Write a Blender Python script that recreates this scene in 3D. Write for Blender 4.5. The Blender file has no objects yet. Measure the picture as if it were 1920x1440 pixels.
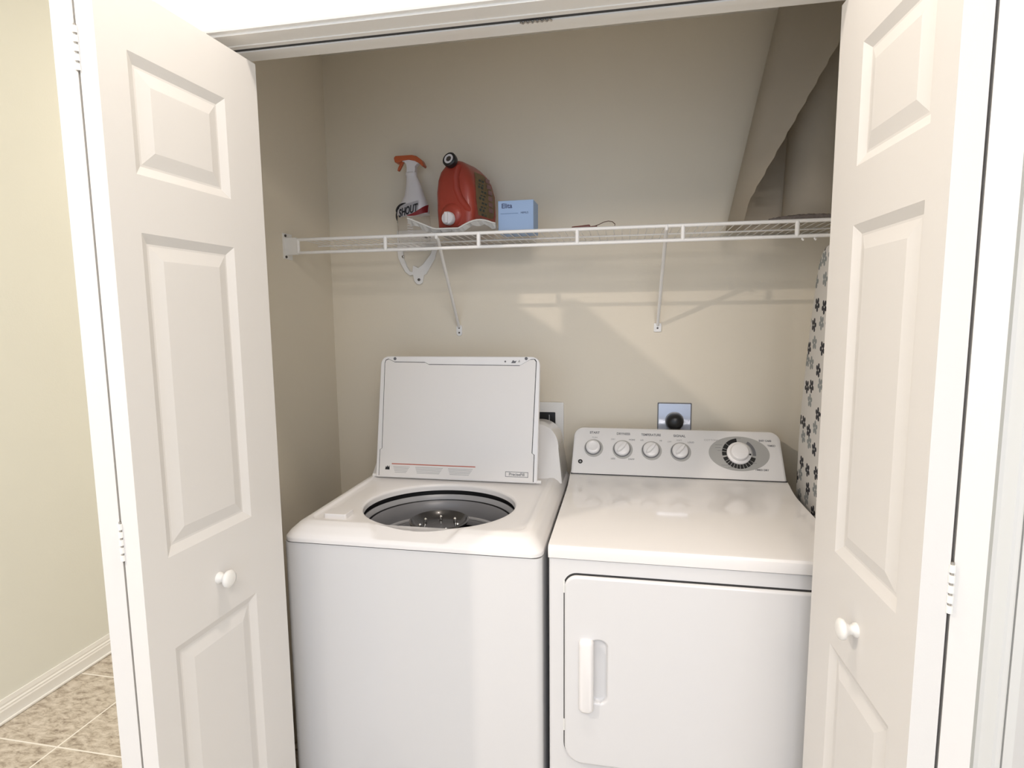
import bpy, bmesh, math, random
from mathutils import Vector, Matrix
PI = math.pi
sc = bpy.context.scene
C = sc.collection
random.seed(7)

# ------------------------------------------------------------------ camera
cd = bpy.data.cameras.new('camera'); cam = bpy.data.objects.new('camera', cd); C.objects.link(cam)
R_ = Vector((0.98189261, 0.18916509, -0.01017213))
U_ = Vector((-0.01204205, 0.1159137, 0.99318629))
F_ = Vector((-0.18905526, 0.97507978, -0.11609274))
m = Matrix.Identity(4)
for i in range(3):
    m[i][0] = R_[i]; m[i][1] = U_[i]; m[i][2] = -F_[i]
m[0][3], m[1][3], m[2][3] = 0.17625, -2.13208, 1.46673
cam.matrix_world = m
cd.sensor_width = 36; cd.sensor_fit = 'HORIZONTAL'; cd.lens = 36 * 1091.4 / 1920; cd.clip_start = .02
sc.camera = cam

# ------------------------------------------------------------------ world, lights, exposure
w = bpy.data.worlds.new('world'); sc.world = w; w.use_nodes = True
bg = w.node_tree.nodes['Background']; bg.inputs[0].default_value = (0.74, 0.84, 1.0, 1); bg.inputs[1].default_value = 1.0
sc.view_settings.view_transform = 'Standard'; sc.view_settings.look = 'None'
sc.view_settings.exposure = 0.26; sc.view_settings.gamma = 1; sc.view_settings.use_curve_mapping = False

def light(name, kind, loc, power, color, size=.1, target=None, **kw):
    l = bpy.data.lights.new(name, kind); l.energy = power; l.color = color
    if kind == 'AREA':
        l.shape = kw.get('shape', 'DISK'); l.size = size
        if 'size_y' in kw: l.size_y = kw['size_y']
    else: l.shadow_soft_size = size
    o = bpy.data.objects.new(name, l); C.objects.link(o); o.location = loc
    if target: o.rotation_euler = (Vector(target) - Vector(loc)).to_track_quat('-Z', 'Y').to_euler()
    return o
# recessed ceiling lamp left of the folded door, ceiling lamp in front of the header
WARM = (1, .875, .765)
light('hall_lamp_light', 'AREA', (-1.72, -2.30, 2.87), 26, WARM, .05, (-.9, -1.9, 0))
light('ceiling_lamp_light', 'AREA', (-0.05, -1.33, 2.87), 9.5, WARM, .12, (-.05, -1.33, 0))
light('room_fill_light', 'AREA', (0.55, -3.15, 2.86), 50, (1, .90, .82), 1.25, (.3, -2.3, 0))  # wide unseen lamp, added to brighten the closet interior
light('hall_end_fill_light', 'AREA', (-1.35, .55, 2.87), 6, (1, .90, .78), .14, (-1.35, .55, 0))  # added out of view to brighten the hall wall
# daylight through the windows of the room behind the camera; unseen panel added at the hall end
light('window_daylight', 'AREA', (0.3, -4.3, 1.5), 10, (.70, .82, 1.0), 3.2, (0, 0, 1.1), shape='RECTANGLE', size_y=1.9)
light('hall_wall_fill_light', 'AREA', (-1.5, 1.80, 1.35), 11, (1, .98, .94), .85, (-1.75, -.6, 1.2), shape='RECTANGLE', size_y=1.7)  # made-up area light that lifts the hall wall, no window modelled

# ------------------------------------------------------------------ materials
def mat(name, color, rough=.5, coat=0, spec=.5, bump=0, bscale=300, metal=0, trans=0, vary=0, vscale=4, alpha=1, ior=1.5, sheen=0):
    M = bpy.data.materials.new(name); M.use_nodes = True; nt = M.node_tree; b = nt.nodes['Principled BSDF']
    b.inputs['Base Color'].default_value = (*color, 1); b.inputs['Roughness'].default_value = rough
    b.inputs['Specular IOR Level'].default_value = spec; b.inputs['Metallic'].default_value = metal
    b.inputs['Coat Weight'].default_value = coat; b.inputs['Coat Roughness'].default_value = .04
    b.inputs['Transmission Weight'].default_value = trans; b.inputs['IOR'].default_value = ior
    b.inputs['Alpha'].default_value = alpha
    tc = nt.nodes.new('ShaderNodeTexCoord')
    n = nt.nodes.new('ShaderNodeTexNoise'); n.inputs['Scale'].default_value = vscale; n.inputs['Detail'].default_value = 3
    nt.links.new(tc.outputs['Object'], n.inputs['Vector'])
    r = nt.nodes.new('ShaderNodeMixRGB'); r.blend_type = 'MULTIPLY'; r.inputs[0].default_value = 1
    mr = nt.nodes.new('ShaderNodeMapRange'); mr.inputs['To Min'].default_value = 1 - vary; mr.inputs['To Max'].default_value = 1 + vary * .3
    nt.links.new(n.outputs[0], mr.inputs[0]); r.inputs[1].default_value = (*color, 1)
    nt.links.new(mr.outputs[0], r.inputs[2]); nt.links.new(r.outputs[0], b.inputs['Base Color'])
    if bump:
        n2 = nt.nodes.new('ShaderNodeTexNoise'); n2.inputs['Scale'].default_value = bscale; n2.inputs['Detail'].default_value = 2
        nt.links.new(tc.outputs['Object'], n2.inputs['Vector'])
        bp = nt.nodes.new('ShaderNodeBump'); bp.inputs['Strength'].default_value = bump; bp.inputs['Distance'].default_value = .001
        nt.links.new(n2.outputs[0], bp.inputs['Height']); nt.links.new(bp.outputs[0], b.inputs['Normal'])
    return M
M = dict(
    wall=mat('closet_wall_paint', (.80, .735, .615), .85, spec=.2, bump=.25, bscale=160, vary=.03),
    hall=mat('hall_wall_paint', (.81, .815, .75), .85, spec=.2, bump=.25, bscale=160, vary=.03),
    ceil=mat('ceiling_paint', (.86, .84, .78), .9, spec=.2, bump=.3, bscale=90),
    trim=mat('white_trim_paint', (.86, .85, .82), .32, spec=.4, vary=.01),
    door=mat('white_door_paint', (.77, .75, .725), .42, spec=.35, bump=.08, bscale=500, vary=.01),
    enamel=mat('white_appliance_enamel', (.88, .86, .845), .16, coat=.7, vary=.01),  # lightened to offset weak light on console and worktop
    cabinet=mat('cabinet_paint_toned_down', (.73, .725, .725), .2, coat=.6, vary=.01),  # painted steel, greyed further to offset excess light on the fronts
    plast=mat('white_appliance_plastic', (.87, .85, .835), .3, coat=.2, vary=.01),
    lidin=mat('lid_inner_plastic', (.84, .81, .78), .45, vary=.015),
    dark=mat('dark_gap', (.03, .03, .03), .6),
    black=mat('black_plastic', (.012, .012, .013), .35),
    grey=mat('tub_grey_plastic', (.20, .20, .21), .3, vary=.05),
    lgrey=mat('light_grey_plastic', (.36, .36, .37), .3, vary=.03),
    steel=mat('basket_steel', (.035, .034, .035), .3, metal=.3),
    agit=mat('agitator_plastic', (.035, .033, .033), .25, coat=.2),
    shine=mat('agitator_stud', (.7, .7, .7), .15, metal=1),
    wire=mat('white_vinyl_coating', (.86, .85, .83), .35, coat=.2),
    screw=mat('screw_metal', (.10, .09, .08), .4, metal=.6),
    metal=mat('zinc_metal', (.45, .42, .38), .35, metal=.8),
    print=mat('grey_print', (.16, .16, .17), .6),
    fprint=mat('faint_grey_print', (.45, .44, .43), .6),
    red=mat('red_print', (.50, .10, .05), .5),
    dial=mat('silver_dial_paint', (.46, .455, .44), .38, metal=.25, vary=.02),
    jug=mat('red_jug_plastic', (.37, .050, .030), .42, coat=.15, vary=.06, vscale=9),
    label=mat('tan_label_print', (.50, .36, .19), .5, vary=.35, vscale=60),
    labdark=mat('dark_green_print', (.05, .06, .05), .5),
    labpurple=mat('dull_purple_print', (.27, .14, .14), .5),
    orange=mat('orange_trigger_plastic', (.50, .11, .035), .4),
    bwhite=mat('white_bottle_plastic', (.76, .73, .74), .35, coat=.2),
    clear=mat('clear_bottle_plastic', (.95, .93, .90), .08, trans=.92, ior=1.06),
    bred=mat('red_label_print', (.42, .035, .04), .45),
    bblack=mat('black_label_print', (.012, .012, .016), .45),
    tray=mat('translucent_white_plastic', (.78, .77, .74), .3, coat=.3, trans=.15, vary=.05, vscale=30),
    bluebox=mat('light_blue_carton', (.36, .50, .74), .6, vary=.02),
    bluedark=mat('dark_blue_print', (.06, .08, .17), .6),
    blueline=mat('faint_blue_print', (.20, .30, .48), .6),
    brown=mat('dark_red_brown_plastic', (.14, .022, .012), .4),
    cord=mat('brown_cord', (.10, .05, .03), .7),
    roll=mat('beige_backing_sheet', (.76, .69, .58), .8, spec=.2, bump=.3, bscale=60, vary=.06),
    mesh=mat('grey_woven_mat', (.24, .20, .18), .9, bump=1, bscale=500, vary=.5, vscale=120),
    outlet=mat('steel_outlet_plate', (.60, .64, .74), .25, metal=.35),
    boardframe=mat('board_leg_enamel', (.6, .6, .6), .35, metal=.4),
)
def tile_mat():
    T = bpy.data.materials.new('stone_floor_tile'); T.use_nodes = True; nt = T.node_tree; b = nt.nodes['Principled BSDF']
    N = nt.nodes.new; L = nt.links.new
    tc = N('ShaderNodeTexCoord')
    mp = N('ShaderNodeMapping'); mp.inputs['Rotation'].default_value = (0, 0, .5); mp.inputs['Scale'].default_value = (9, 17, 10)
    L(tc.outputs['Object'], mp.inputs[0])
    n1 = N('ShaderNodeTexNoise'); n1.inputs['Scale'].default_value = 2.4; n1.inputs['Detail'].default_value = 9; n1.inputs['Roughness'].default_value = .74; n1.inputs['Distortion'].default_value = .35
    L(mp.outputs[0], n1.inputs['Vector'])
    cr = N('ShaderNodeValToRGB'); e = cr.color_ramp.elements
    e[0].position = .34; e[0].color = (.24, .19, .145, 1); e[1].position = .62; e[1].color = (.66, .60, .52, 1)
    k = e.new(.44); k.color = (.42, .36, .29, 1); k = e.new(.50); k.color = (.53, .47, .39, 1)
    L(n1.outputs[0], cr.inputs[0])
    sx = N('ShaderNodeSeparateXYZ'); L(tc.outputs['Object'], sx.inputs[0])
    def line(axis, off, period):
        a = N('ShaderNodeMath'); a.operation = 'SUBTRACT'; L(sx.outputs[axis], a.inputs[0]); a.inputs[1].default_value = off
        p = N('ShaderNodeMath'); p.operation = 'PINGPONG'; L(a.outputs[0], p.inputs[0]); p.inputs[1].default_value = period / 2
        l = N('ShaderNodeMath'); l.operation = 'LESS_THAN'; L(p.outputs[0], l.inputs[0]); l.inputs[1].default_value = .0028
        return l
    a = line(0, -1.737, .372); c = line(1, -.610, .372)
    mx = N('ShaderNodeMath'); mx.operation = 'MAXIMUM'; L(a.outputs[0], mx.inputs[0]); L(c.outputs[0], mx.inputs[1])
    mix = N('ShaderNodeMixRGB'); L(mx.outputs[0], mix.inputs[0]); L(cr.outputs[0], mix.inputs[1]); mix.inputs[2].default_value = (.85, .82, .76, 1)
    L(mix.outputs[0], b.inputs['Base Color']); b.inputs['Roughness'].default_value = .4
    return T
def flower_mat():
    T = bpy.data.materials.new('floral_board_cover'); T.use_nodes = True; nt = T.node_tree; b = nt.nodes['Principled BSDF']
    N = nt.nodes.new; L = nt.links.new
    def math_(op, a, bb=None, cc=None):
        n = N('ShaderNodeMath'); n.operation = op
        for i, v in enumerate((a, bb, cc)):
            if v is None: continue
            if isinstance(v, (int, float)): n.inputs[i].default_value = v
            else: L(v, n.inputs[i])
        return n.outputs[0]
    tc = N('ShaderNodeTexCoord'); sx = N('ShaderNodeSeparateXYZ'); L(tc.outputs['Object'], sx.inputs[0])
    cx = N('ShaderNodeCombineXYZ'); L(sx.outputs[1], cx.inputs[0]); L(sx.outputs[2], cx.inputs[1])
    mp = N('ShaderNodeMapping'); mp.inputs['Scale'].default_value = (17, 17, 17); L(cx.outputs[0], mp.inputs[0])
    v = N('ShaderNodeTexVoronoi'); v.voronoi_dimensions = '2D'; v.inputs['Scale'].default_value = 1; v.inputs['Randomness'].default_value = .55
    L(mp.outputs[0], v.inputs['Vector'])
    d = N('ShaderNodeVectorMath'); d.operation = 'SUBTRACT'; L(mp.outputs[0], d.inputs[0]); L(v.outputs['Position'], d.inputs[1])
    s2 = N('ShaderNodeSeparateXYZ'); L(d.outputs[0], s2.inputs[0])
    ang = math_('ARCTAN2', s2.outputs[1], s2.outputs[0])
    sc_ = N('ShaderNodeSeparateColor'); L(v.outputs['Color'], sc_.inputs[0])
    a2 = math_('ADD', math_('MULTIPLY', ang, 2.5), math_('MULTIPLY', sc_.outputs[0], 6))
    pet = math_('ABSOLUTE', math_('COSINE', a2))
    rad = math_('MULTIPLY', math_('ADD', math_('MULTIPLY', math_('POWER', pet, .6), .6), .4), .36)
    dist = v.outputs['Distance']
    ins = math_('LESS_THAN', dist, rad)
    core = math_('GREATER_THAN', dist, .055)
    mask = math_('MULTIPLY', ins, core)
    lightf = math_('GREATER_THAN', sc_.outputs[1], .62)
    colm = N('ShaderNodeMixRGB'); L(lightf, colm.inputs[0]); colm.inputs[1].default_value = (.022, .022, .03, 1); colm.inputs[2].default_value = (.26, .28, .28, 1)
    none = math_('LESS_THAN', sc_.outputs[2], .93); mask = math_('MULTIPLY', mask, none)
    mix = N('ShaderNodeMixRGB'); L(mask, mix.inputs[0]); mix.inputs[1].default_value = (.66, .64, .61, 1); L(colm.outputs[0], mix.inputs[2])
    L(mix.outputs[0], b.inputs['Base Color']); b.inputs['Roughness'].default_value = .85
    return T
M['tile'] = tile_mat(); M['flower'] = flower_mat()

# ------------------------------------------------------------------ helpers
def tag(o, label=None, cat=None, group=None, kind=None):
    if label: o['label'] = label
    if cat: o['category'] = cat
    if group: o['group'] = group
    if kind: o['kind'] = kind
    return o
def obj(name, bm, m, parent=None, smooth=False, bevel=0, seg=2, recalc=True):
    if recalc: bmesh.ops.recalc_face_normals(bm, faces=bm.faces[:])
    me = bpy.data.meshes.new(name); bm.to_mesh(me); bm.free()
    me.materials.append(M[m] if isinstance(m, str) else m)
    o = bpy.data.objects.new(name, me); C.objects.link(o)
    if parent: o.parent = parent
    if smooth:
        for p in me.polygons: p.use_smooth = True
        me.set_sharp_from_angle(angle=math.radians(smooth if smooth is not True else 40))
    if bevel:
        b = o.modifiers.new('bevel', 'BEVEL'); b.width = bevel; b.segments = seg; b.limit_method = 'ANGLE'; b.angle_limit = math.radians(35)
        b.harden_normals = False
        for p in me.polygons: p.use_smooth = True
        me.set_sharp_from_angle(angle=math.radians(35))
        wn = o.modifiers.new('wn', 'WEIGHTED_NORMAL'); wn.keep_sharp = False
    return o
def empty(name, loc=(0, 0, 0), rz=0):
    o = bpy.data.objects.new(name, None); C.objects.link(o); o.location = loc; o.rotation_euler = (0, 0, rz); o.empty_display_size = .05
    return o
def bx(bm, a, b, mtx=None):
    vs = [Vector((x, y, z)) for x in (a[0], b[0]) for y in (a[1], b[1]) for z in (a[2], b[2])]
    if mtx: vs = [mtx @ v for v in vs]
    v = [bm.verts.new(p) for p in vs]
    for f in ((0, 1, 3, 2), (4, 6, 7, 5), (0, 4, 5, 1), (2, 3, 7, 6), (0, 2, 6, 4), (1, 5, 7, 3)): bm.faces.new([v[i] for i in f])
    return bm
def box(a, b, mtx=None): return bx(bmesh.new(), a, b, mtx)
def tube(bm, pts, r, n=10, closed=False):
    pts = [Vector(p) for p in pts]; rings = []; N_ = len(pts)
    ref = None
    for i, p in enumerate(pts):
        if closed: t = (pts[(i + 1) % N_] - pts[i - 1]).normalized()
        else: t = (pts[min(i + 1, N_ - 1)] - pts[max(i - 1, 0)]).normalized()
        if ref is None: ref = Vector((0, 0, 1)) if abs(t.z) < .9 else Vector((1, 0, 0))
        a = t.cross(ref).normalized(); b = a.cross(t).normalized(); ref = b
        rr = r[i] if isinstance(r, (list, tuple)) else r
        rings.append([bm.verts.new(p + rr * (math.cos(2 * PI * k / n) * a + math.sin(2 * PI * k / n) * b)) for k in range(n)])
    loft(bm, rings, caps=not closed, closed=closed)
    return bm
def loft(bm, rings, caps=True, closed=False, cyc=True):
    n = len(rings[0]); K = len(rings)
    for i in range(K if closed else K - 1):
        a, b = rings[i], rings[(i + 1) % K]
        for k in range(n if cyc else n - 1):
            bm.faces.new((a[k], a[(k + 1) % n], b[(k + 1) % n], b[k]))
    if caps:
        bm.faces.new(rings[0][::-1]); bm.faces.new(rings[-1])
def lathe(bm, prof, mtx=None, n=40, caps=(True, True)):
    rings = []
    for r, z in prof:
        ring = [Vector((r * math.cos(2 * PI * k / n), r * math.sin(2 * PI * k / n), z)) for k in range(n)]
        if mtx: ring = [mtx @ p for p in ring]
        rings.append([bm.verts.new(p) for p in ring])
    loft(bm, rings, caps=False)
    if caps[0]: bm.faces.new(rings[0][::-1])
    if caps[1]: bm.faces.new(rings[-1])
    return bm
def prism(outline, mp, d0, d1):
    """outline 2D; mp(u,v,d) -> 3D; extruded from depth d0 to d1"""
    bm = bmesh.new()
    a = [bm.verts.new(mp(u, v, d0)) for u, v in outline]; b = [bm.verts.new(mp(u, v, d1)) for u, v in outline]
    loft(bm, [a, b]); return bm
def rrect(x0, x1, z0, z1, r, n=6):
    if not isinstance(r, (list, tuple)): r = [r] * 4      # bl, br, tr, tl
    out = []
    for (cx, cz, a0, rr) in ((x0 + r[0], z0 + r[0], PI, r[0]), (x1 - r[1], z0 + r[1], 1.5 * PI, r[1]), (x1 - r[2], z1 - r[2], 0, r[2]), (x0 + r[3], z1 - r[3], .5 * PI, r[3])):
        if rr <= 1e-6: out.append((cx, cz)); continue
        for k in range(n + 1):
            a = a0 + k / n * PI / 2; out.append((cx + rr * math.cos(a), cz + rr * math.sin(a)))
    return out
def frame(origin, ex, ey):
    ex = Vector(ex).normalized(); ey = Vector(ey).normalized(); ez = ex.cross(ey).normalized()
    m = Matrix.Identity(4)
    for i in range(3): m[i][0] = ex[i]; m[i][1] = ey[i]; m[i][2] = ez[i]; m[i][3] = origin[i]
    return m
def text(name, s, size, mtx, m, parent, sx=1, shear=0, ext=.0003, bold=0):
    cu = bpy.data.curves.new(name, 'FONT'); cu.body = s; cu.size = size; cu.align_x = 'CENTER'; cu.align_y = 'CENTER'
    cu.extrude = ext; cu.shear = shear; cu.offset = bold; cu.resolution_u = 4
    t = bpy.data.objects.new(name, cu); C.objects.link(t)
    bpy.context.view_layer.update()
    me = bpy.data.meshes.new_from_object(t.evaluated_get(bpy.context.evaluated_depsgraph_get()))
    bpy.data.objects.remove(t); bpy.data.curves.remove(cu)
    me.transform(mtx @ Matrix.Diagonal((sx, 1, 1, 1))); me.materials.clear(); me.materials.append(M[m]); me.name = name
    o = bpy.data.objects.new(name, me); C.objects.link(o); o.parent = parent
    return o
def cut(o, bm):
    """carve a bmesh volume out of o, applied at once"""
    bmesh.ops.recalc_face_normals(bm, faces=bm.faces[:])
    me = bpy.data.meshes.new('c'); bm.to_mesh(me); bm.free(); me.materials.append(o.data.materials[0])
    c = bpy.data.objects.new('c', me); C.objects.link(c); c.parent = o.parent
    md = o.modifiers.new('b', 'BOOLEAN'); md.object = c; md.operation = 'DIFFERENCE'; md.solver = 'EXACT'
    while o.modifiers[0] != md: o.modifiers.move(len(o.modifiers) - 1, 0) if o.modifiers[-1] == md else None
    keep = [x for x in o.modifiers if x != md]
    for x in keep: x.show_viewport = False
    bpy.context.view_layer.update()
    n = bpy.data.meshes.new_from_object(o.evaluated_get(bpy.context.evaluated_depsgraph_get()))
    o.modifiers.remove(md); o.data = n
    for x in keep: x.show_viewport = True
    for p in n.polygons: p.use_smooth = True
    n.set_sharp_from_angle(angle=math.radians(30))
    bpy.data.objects.remove(c); bpy.data.meshes.remove(me)

# ------------------------------------------------------------------ the room
S = dict(kind='structure')
HZ = 2.081; YF = -.92; YB = -.795; XL = -.95; XR = .86; CE = 2.44; CH = 2.89
def struct(name, bm, m, **k): return tag(obj(name, bm, m, **k), **S)
struct('floor', box((-2.1, -4.5, -.05), (2.4, 2.0, 0)), 'tile')
struct('ceiling', box((-2.1, -3.6, CH), (2.4, 2.0, CH + .05)), 'ceil')
struct('ceiling_closet', box((XL, YB, CE), (XR, 0, CE + .03)), 'ceil')
struct('wall_hall_left', box((-2.16, -4.5, 0), (-2.06, 2.0, CH)), 'hall')
struct('wall_hall_end', box((-2.06, 1.9, 0), (-1.07, 2.0, CH)), 'hall')
struct('wall_closet_left', box((-1.07, YF, 0), (XL, 1.9, CH)), 'wall')
struct('wall_closet_back', box((XL, 0, 0), (XR, .1, CH)), 'wall')
struct('wall_closet_right', box((XR, YB, 0), (XR + .1, .1, CH)), 'wall')
struct('wall_front_left', box((XL, YF, 0), (-.83, YB, CH)), 'hall')
struct('wall_front', box((-.83, YF, HZ + .018), (.79, YB, CH)), 'hall')
struct('wall_front_right', box((.79, YF, 0), (2.4, YB, CH)), 'hall')
struct('wall_hall_right', box((2.3, -4.5, 0), (2.4, YF, CH)), 'hall')

# baseboard along the left hall wall, moulded profile
prof = [(0, 0), (.014, 0), (.014, .045), (.0115, .050), (.0115, .056), (.008, .061), (.008, .068), (.005, .083), (0, .083)]
bm = bmesh.new()
rings = [[bm.verts.new((-2.06 + d, y, z)) for d, z in prof] for y in (-4.5, 1.9)]
loft(bm, rings); struct('baseboard_left', bm, 'trim')
bm = box((-2.046, -4.5, 0), (-2.036, 1.9, .012)); struct('baseboard_shoe', bm, 'trim', bevel=.004)

# head and side jambs, casings with moulded profile
bm = bmesh.new()
bx(bm, (-.83, YF, HZ), (.79, YB, HZ + .018)); bx(bm, (-.83, YF, 0), (-.812, YB, HZ)); bx(bm, (.772, YF, 0), (.79, YB, HZ))
struct('trim_1', bm, 'trim')
cprof = [(0, 0), (0, .011), (.004, .013), (.012, .013), (.017, .011), (.030, .014), (.040, .018), (.050, .019), (.057, .016), (.057, 0)]
def casing(name, x0, x1, z, rev=.005):
    pts = [(x0 - rev, 0), (x0 - rev, z + rev), (x1 + rev, z + rev), (x1 + rev, 0)]
    dirs = [(-1, 0), (-1, 1), (1, 1), (1, 0)]
    bm = bmesh.new()
    rings = [[bm.verts.new((px + dx * u, YF - h, pz + dz * u)) for u, h in cprof] for (px, pz), (dx, dz) in zip(pts, dirs)]
    loft(bm, rings); struct(name, bm, 'trim', smooth=25)
casing('trim_2', -.812, .772, HZ)
# casing and door of the neighbouring doorway at the far right
bm = bmesh.new()
rings = [[bm.verts.new((.905 - u * .85, YF - h, z)) for u, h in cprof] for z in (0, 2.10)]
loft(bm, rings); struct('trim_3', bm, 'trim', smooth=25)
struct('trim_4', box((.908, YF - .012, 0), (.925, YF, 2.08)), 'trim')
struct('door_1', box((.925, YF - .008, .01), (1.7, YF, 2.06)), 'door')

# bifold track under the head jamb
tr = empty('sliding_door_track', (0, -.855, HZ)); tag(tr, 'white metal bifold door track under the closet header', 'door track')
bm = bmesh.new()
for (a, b) in (((-.80, -.020, -.0022), (.77, -.0065, 0)), ((-.80, .0055, -.0045), (.77, .022, 0)), ((-.80, .022, -.0025), (.77, .026, 0)), ((-.80, -.0065, -.0006), (.77, .0055, 0))): bx(bm, a, b)
obj('track_channel', bm, 'trim', tr)
obj('track_slot_shade', box((-.79, -.0064, -.0012), (.76, .0054, -.0007)), 'dark', tr)  # dark strip standing in for the shade inside the shallow slot
bm = bmesh.new()
pts = [(-.045 + .005 * i, (.003 if i % 2 else -.003), -.0065) for i in range(14)]
tube(bm, pts, .0022, 6); obj('snubber_spring', bm, 'metal', tr, smooth=True)

# ------------------------------------------------------------------ bifold doors
W_ = .40; TH = .036; LT = 2.037; LB = .03
PANELS = [(1.721, 1.927), (1.018, 1.620), (.27, .836)]
def leaf_bm(s0, s1, mirror=False):
    """leaf in local coords: X along width from free edge, Y = depth (front face at 0, back at TH), Z up"""
    bm = bmesh.new()
    xs = [0, s0, s1, W_]; zs = [LB]
    for a, b in PANELS[::-1]: zs += [a, b]
    zs.append(LT)
    def quad(p): bm.faces.new([bm.verts.new(q) for q in p])
    for yb, d in ((0, 1), (TH, -1)):
        for i in range(3):
            for j in range(len(zs) - 1):
                if i == 1 and j % 2 == 1: continue
                quad([(xs[i], yb, zs[j]), (xs[i + 1], yb, zs[j]), (xs[i + 1], yb, zs[j + 1]), (xs[i], yb, zs[j + 1])])
        for a, b in PANELS:
            rects = []
            for ins, dep in ((0, 0), (.017, .0085), (.021, .0085), (.046, .002)):
                x0, x1, z0, z1 = s0 + ins, s1 - ins, a + ins, b - ins; y = yb + d * dep
                rects.append([(x0, y, z0), (x1, y, z0), (x1, y, z1), (x0, y, z1)])
            for q0, q1 in zip(rects, rects[1:]):
                for k in range(4): quad([q0[k], q0[(k + 1) % 4], q1[(k + 1) % 4], q1[k]])
            quad(rects[-1])
    for x in (0, W_): quad([(x, 0, LB), (x, TH, LB), (x, TH, LT), (x, 0, LT)])
    for z in (LB, LT): quad([(0, 0, z), (W_, 0, z), (W_, TH, z), (0, TH, z)])
    bmesh.ops.remove_doubles(bm, verts=bm.verts[:], dist=1e-5)
    return bm
def place(bm, O, d, n):
    """O free corner (x,y), d direction along width, n direction into thickness"""
    m = Matrix.Identity(4)
    m[0][0], m[1][0] = d; m[0][1], m[1][1] = n; m[0][3], m[1][3] = O
    bm.transform(m); return bm
def knob_bm():
    return lathe(bmesh.new(), [(.0125, 0), (.012, .004), (.0085, .008), (.0085, .013), (.013, .018), (.0175, .021), (.0185, .025), (.017, .029), (.010, .0315), (.002, .032)], None, 32)
def bifold(F, th, side, label, hinge_z, open_ang):
    """side -1: left pair, +1: right pair. th: lead leaf angle off the closet normal, degrees"""
    t = math.radians(th)
    d = Vector((math.sin(t), -math.cos(t)))
    n = Vector((side * math.cos(t), side * math.sin(t)))
    if abs(n.dot(d)) > 1e-6: n = Vector((side * abs(d.y), side * -d.x * (1 if side * -d.y > 0 else 1)))
    n = Vector((-d.y, d.x)) * 1.0
    if n.x * side < 0: n = -n
    root = empty('bifold_door', (F[0], F[1], 0)); tag(root, label, 'door')
    loc = Vector(F)
    lead = place(leaf_bm(.107, .342), (0, 0), d, n)
    lf = obj('leaf', lead, 'door', root)
    # knob on the lead leaf
    kp = d * .217; ny = -n
    kb = knob_bm(); kb.transform(frame((kp.x, kp.y, .922), (d.x, d.y, 0), (0, 0, 1) if side < 0 else (0, 0, -1)))
    # make sure knob axis points out of the front face
    ez = Vector((d.x, d.y, 0)).cross(Vector((0, 0, 1) if side < 0 else (0, 0, -1)))
    if ez.to_2d().dot(ny) < 0:
        bmesh.ops.transform(kb, matrix=Matrix.Translation((kp.x, kp.y, 0)) @ Matrix.Rotation(PI, 4, 'Z') @ Matrix.Translation((-kp.x, -kp.y, 0)), verts=kb.verts)
    obj('knob', kb, 'trim', root, smooth=50)
    # pivot leaf: from the fold back to the jamb, front face outward
    G = d * W_ + n * (TH + .0045)                       # back corner of pivot leaf at the fold
    a = math.radians(open_ang)
    d2 = Vector((side * math.sin(a), math.cos(a)))       # from fold towards jamb
    n2 = Vector((-d2.y, d2.x))
    if n2.x * side < 0: n2 = -n2                         # outward, towards its front face
    O2 = G + n2 * TH + d2 * W_                           # free corner = jamb end, front face
    piv = place(leaf_bm(.107, .342), (O2.x, O2.y), -d2, -n2)
    obj('leaf', piv, 'door', root)
    # hinges in the gap
    ap = d * (W_ + .001) + n * (TH + .00225)
    for z in hinge_z:
        bm = bmesh.new()
        for k in range(5):
            z0 = z - .036 + k * .0146
            lathe(bm, [(.0042, z0), (.0042, z0 + .0105)], Matrix.Translation((ap.x, ap.y, 0)), 12)
        h = obj('hinge', bm, 'trim', root, smooth=40)
        bm = bmesh.new()
        lathe(bm, [(.0022, z - .037), (.0022, z + .037)], Matrix.Translation((ap.x, ap.y, 0)), 8)
        obj('hinge_pin', bm, 'metal', h)
    # shade line lining the gap
    g0 = d * (W_ - .02) + n * (TH + .0003); 
    return root
bifold((-.650, -.877), -3, -1, 'white six-panel bifold door folded open at the left of the closet', (1.91, 1.07, .30), 13)
bifold((.568, -.872), 2, 1, 'white six-panel bifold door folded open at the right of the closet', (1.925, 1.09, .30), 13)

# ------------------------------------------------------------------ washing machine
wm = empty('washing_machine', (-.356, -.42, 0)); tag(wm, 'white top-loading washing machine with its lid standing open', 'washing machine')
def wob(name, bm, m, parent=None, **k):
    if parent is None or parent is wm: bm.transform(Matrix.Translation((.356, .42, 0)))
    else: bm.transform(Matrix.Translation((.356, .42, 0)))
    return obj(name, bm, m, parent or wm, **k)
WX0, WX1, WY0, WY1 = -.699, -.013, -.803, -.04
EX, EY, RX, RY = -.350, -.549, .222, .200
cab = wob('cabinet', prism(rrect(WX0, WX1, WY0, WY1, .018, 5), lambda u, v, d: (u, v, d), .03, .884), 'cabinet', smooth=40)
for x in (WX0 + .05, WX1 - .05):
    for y in (WY0 + .05, WY1 - .05): wob('levelling_foot', lathe(bmesh.new(), [(.02, 0), (.02, .012), (.008, .014), (.008, .032)], Matrix.Translation((x, y, 0)), 16), 'black')
gapo = wob('cabinet_gap', prism(rrect(WX0 + .004, WX1 - .004, WY0 + .004, WY1 - .004, .018, 5), lambda u, v, d: (u, v, d), .8835, .8875), 'dark')
for oo in (cab, gapo):
    cut(oo, lathe(bmesh.new(), [(.240, .40), (.240, 1.0)], Matrix.Translation((EX + .356, EY + .42, 0)) @ Matrix.Diagonal((1, .91, 1, 1)), 72))
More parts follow.
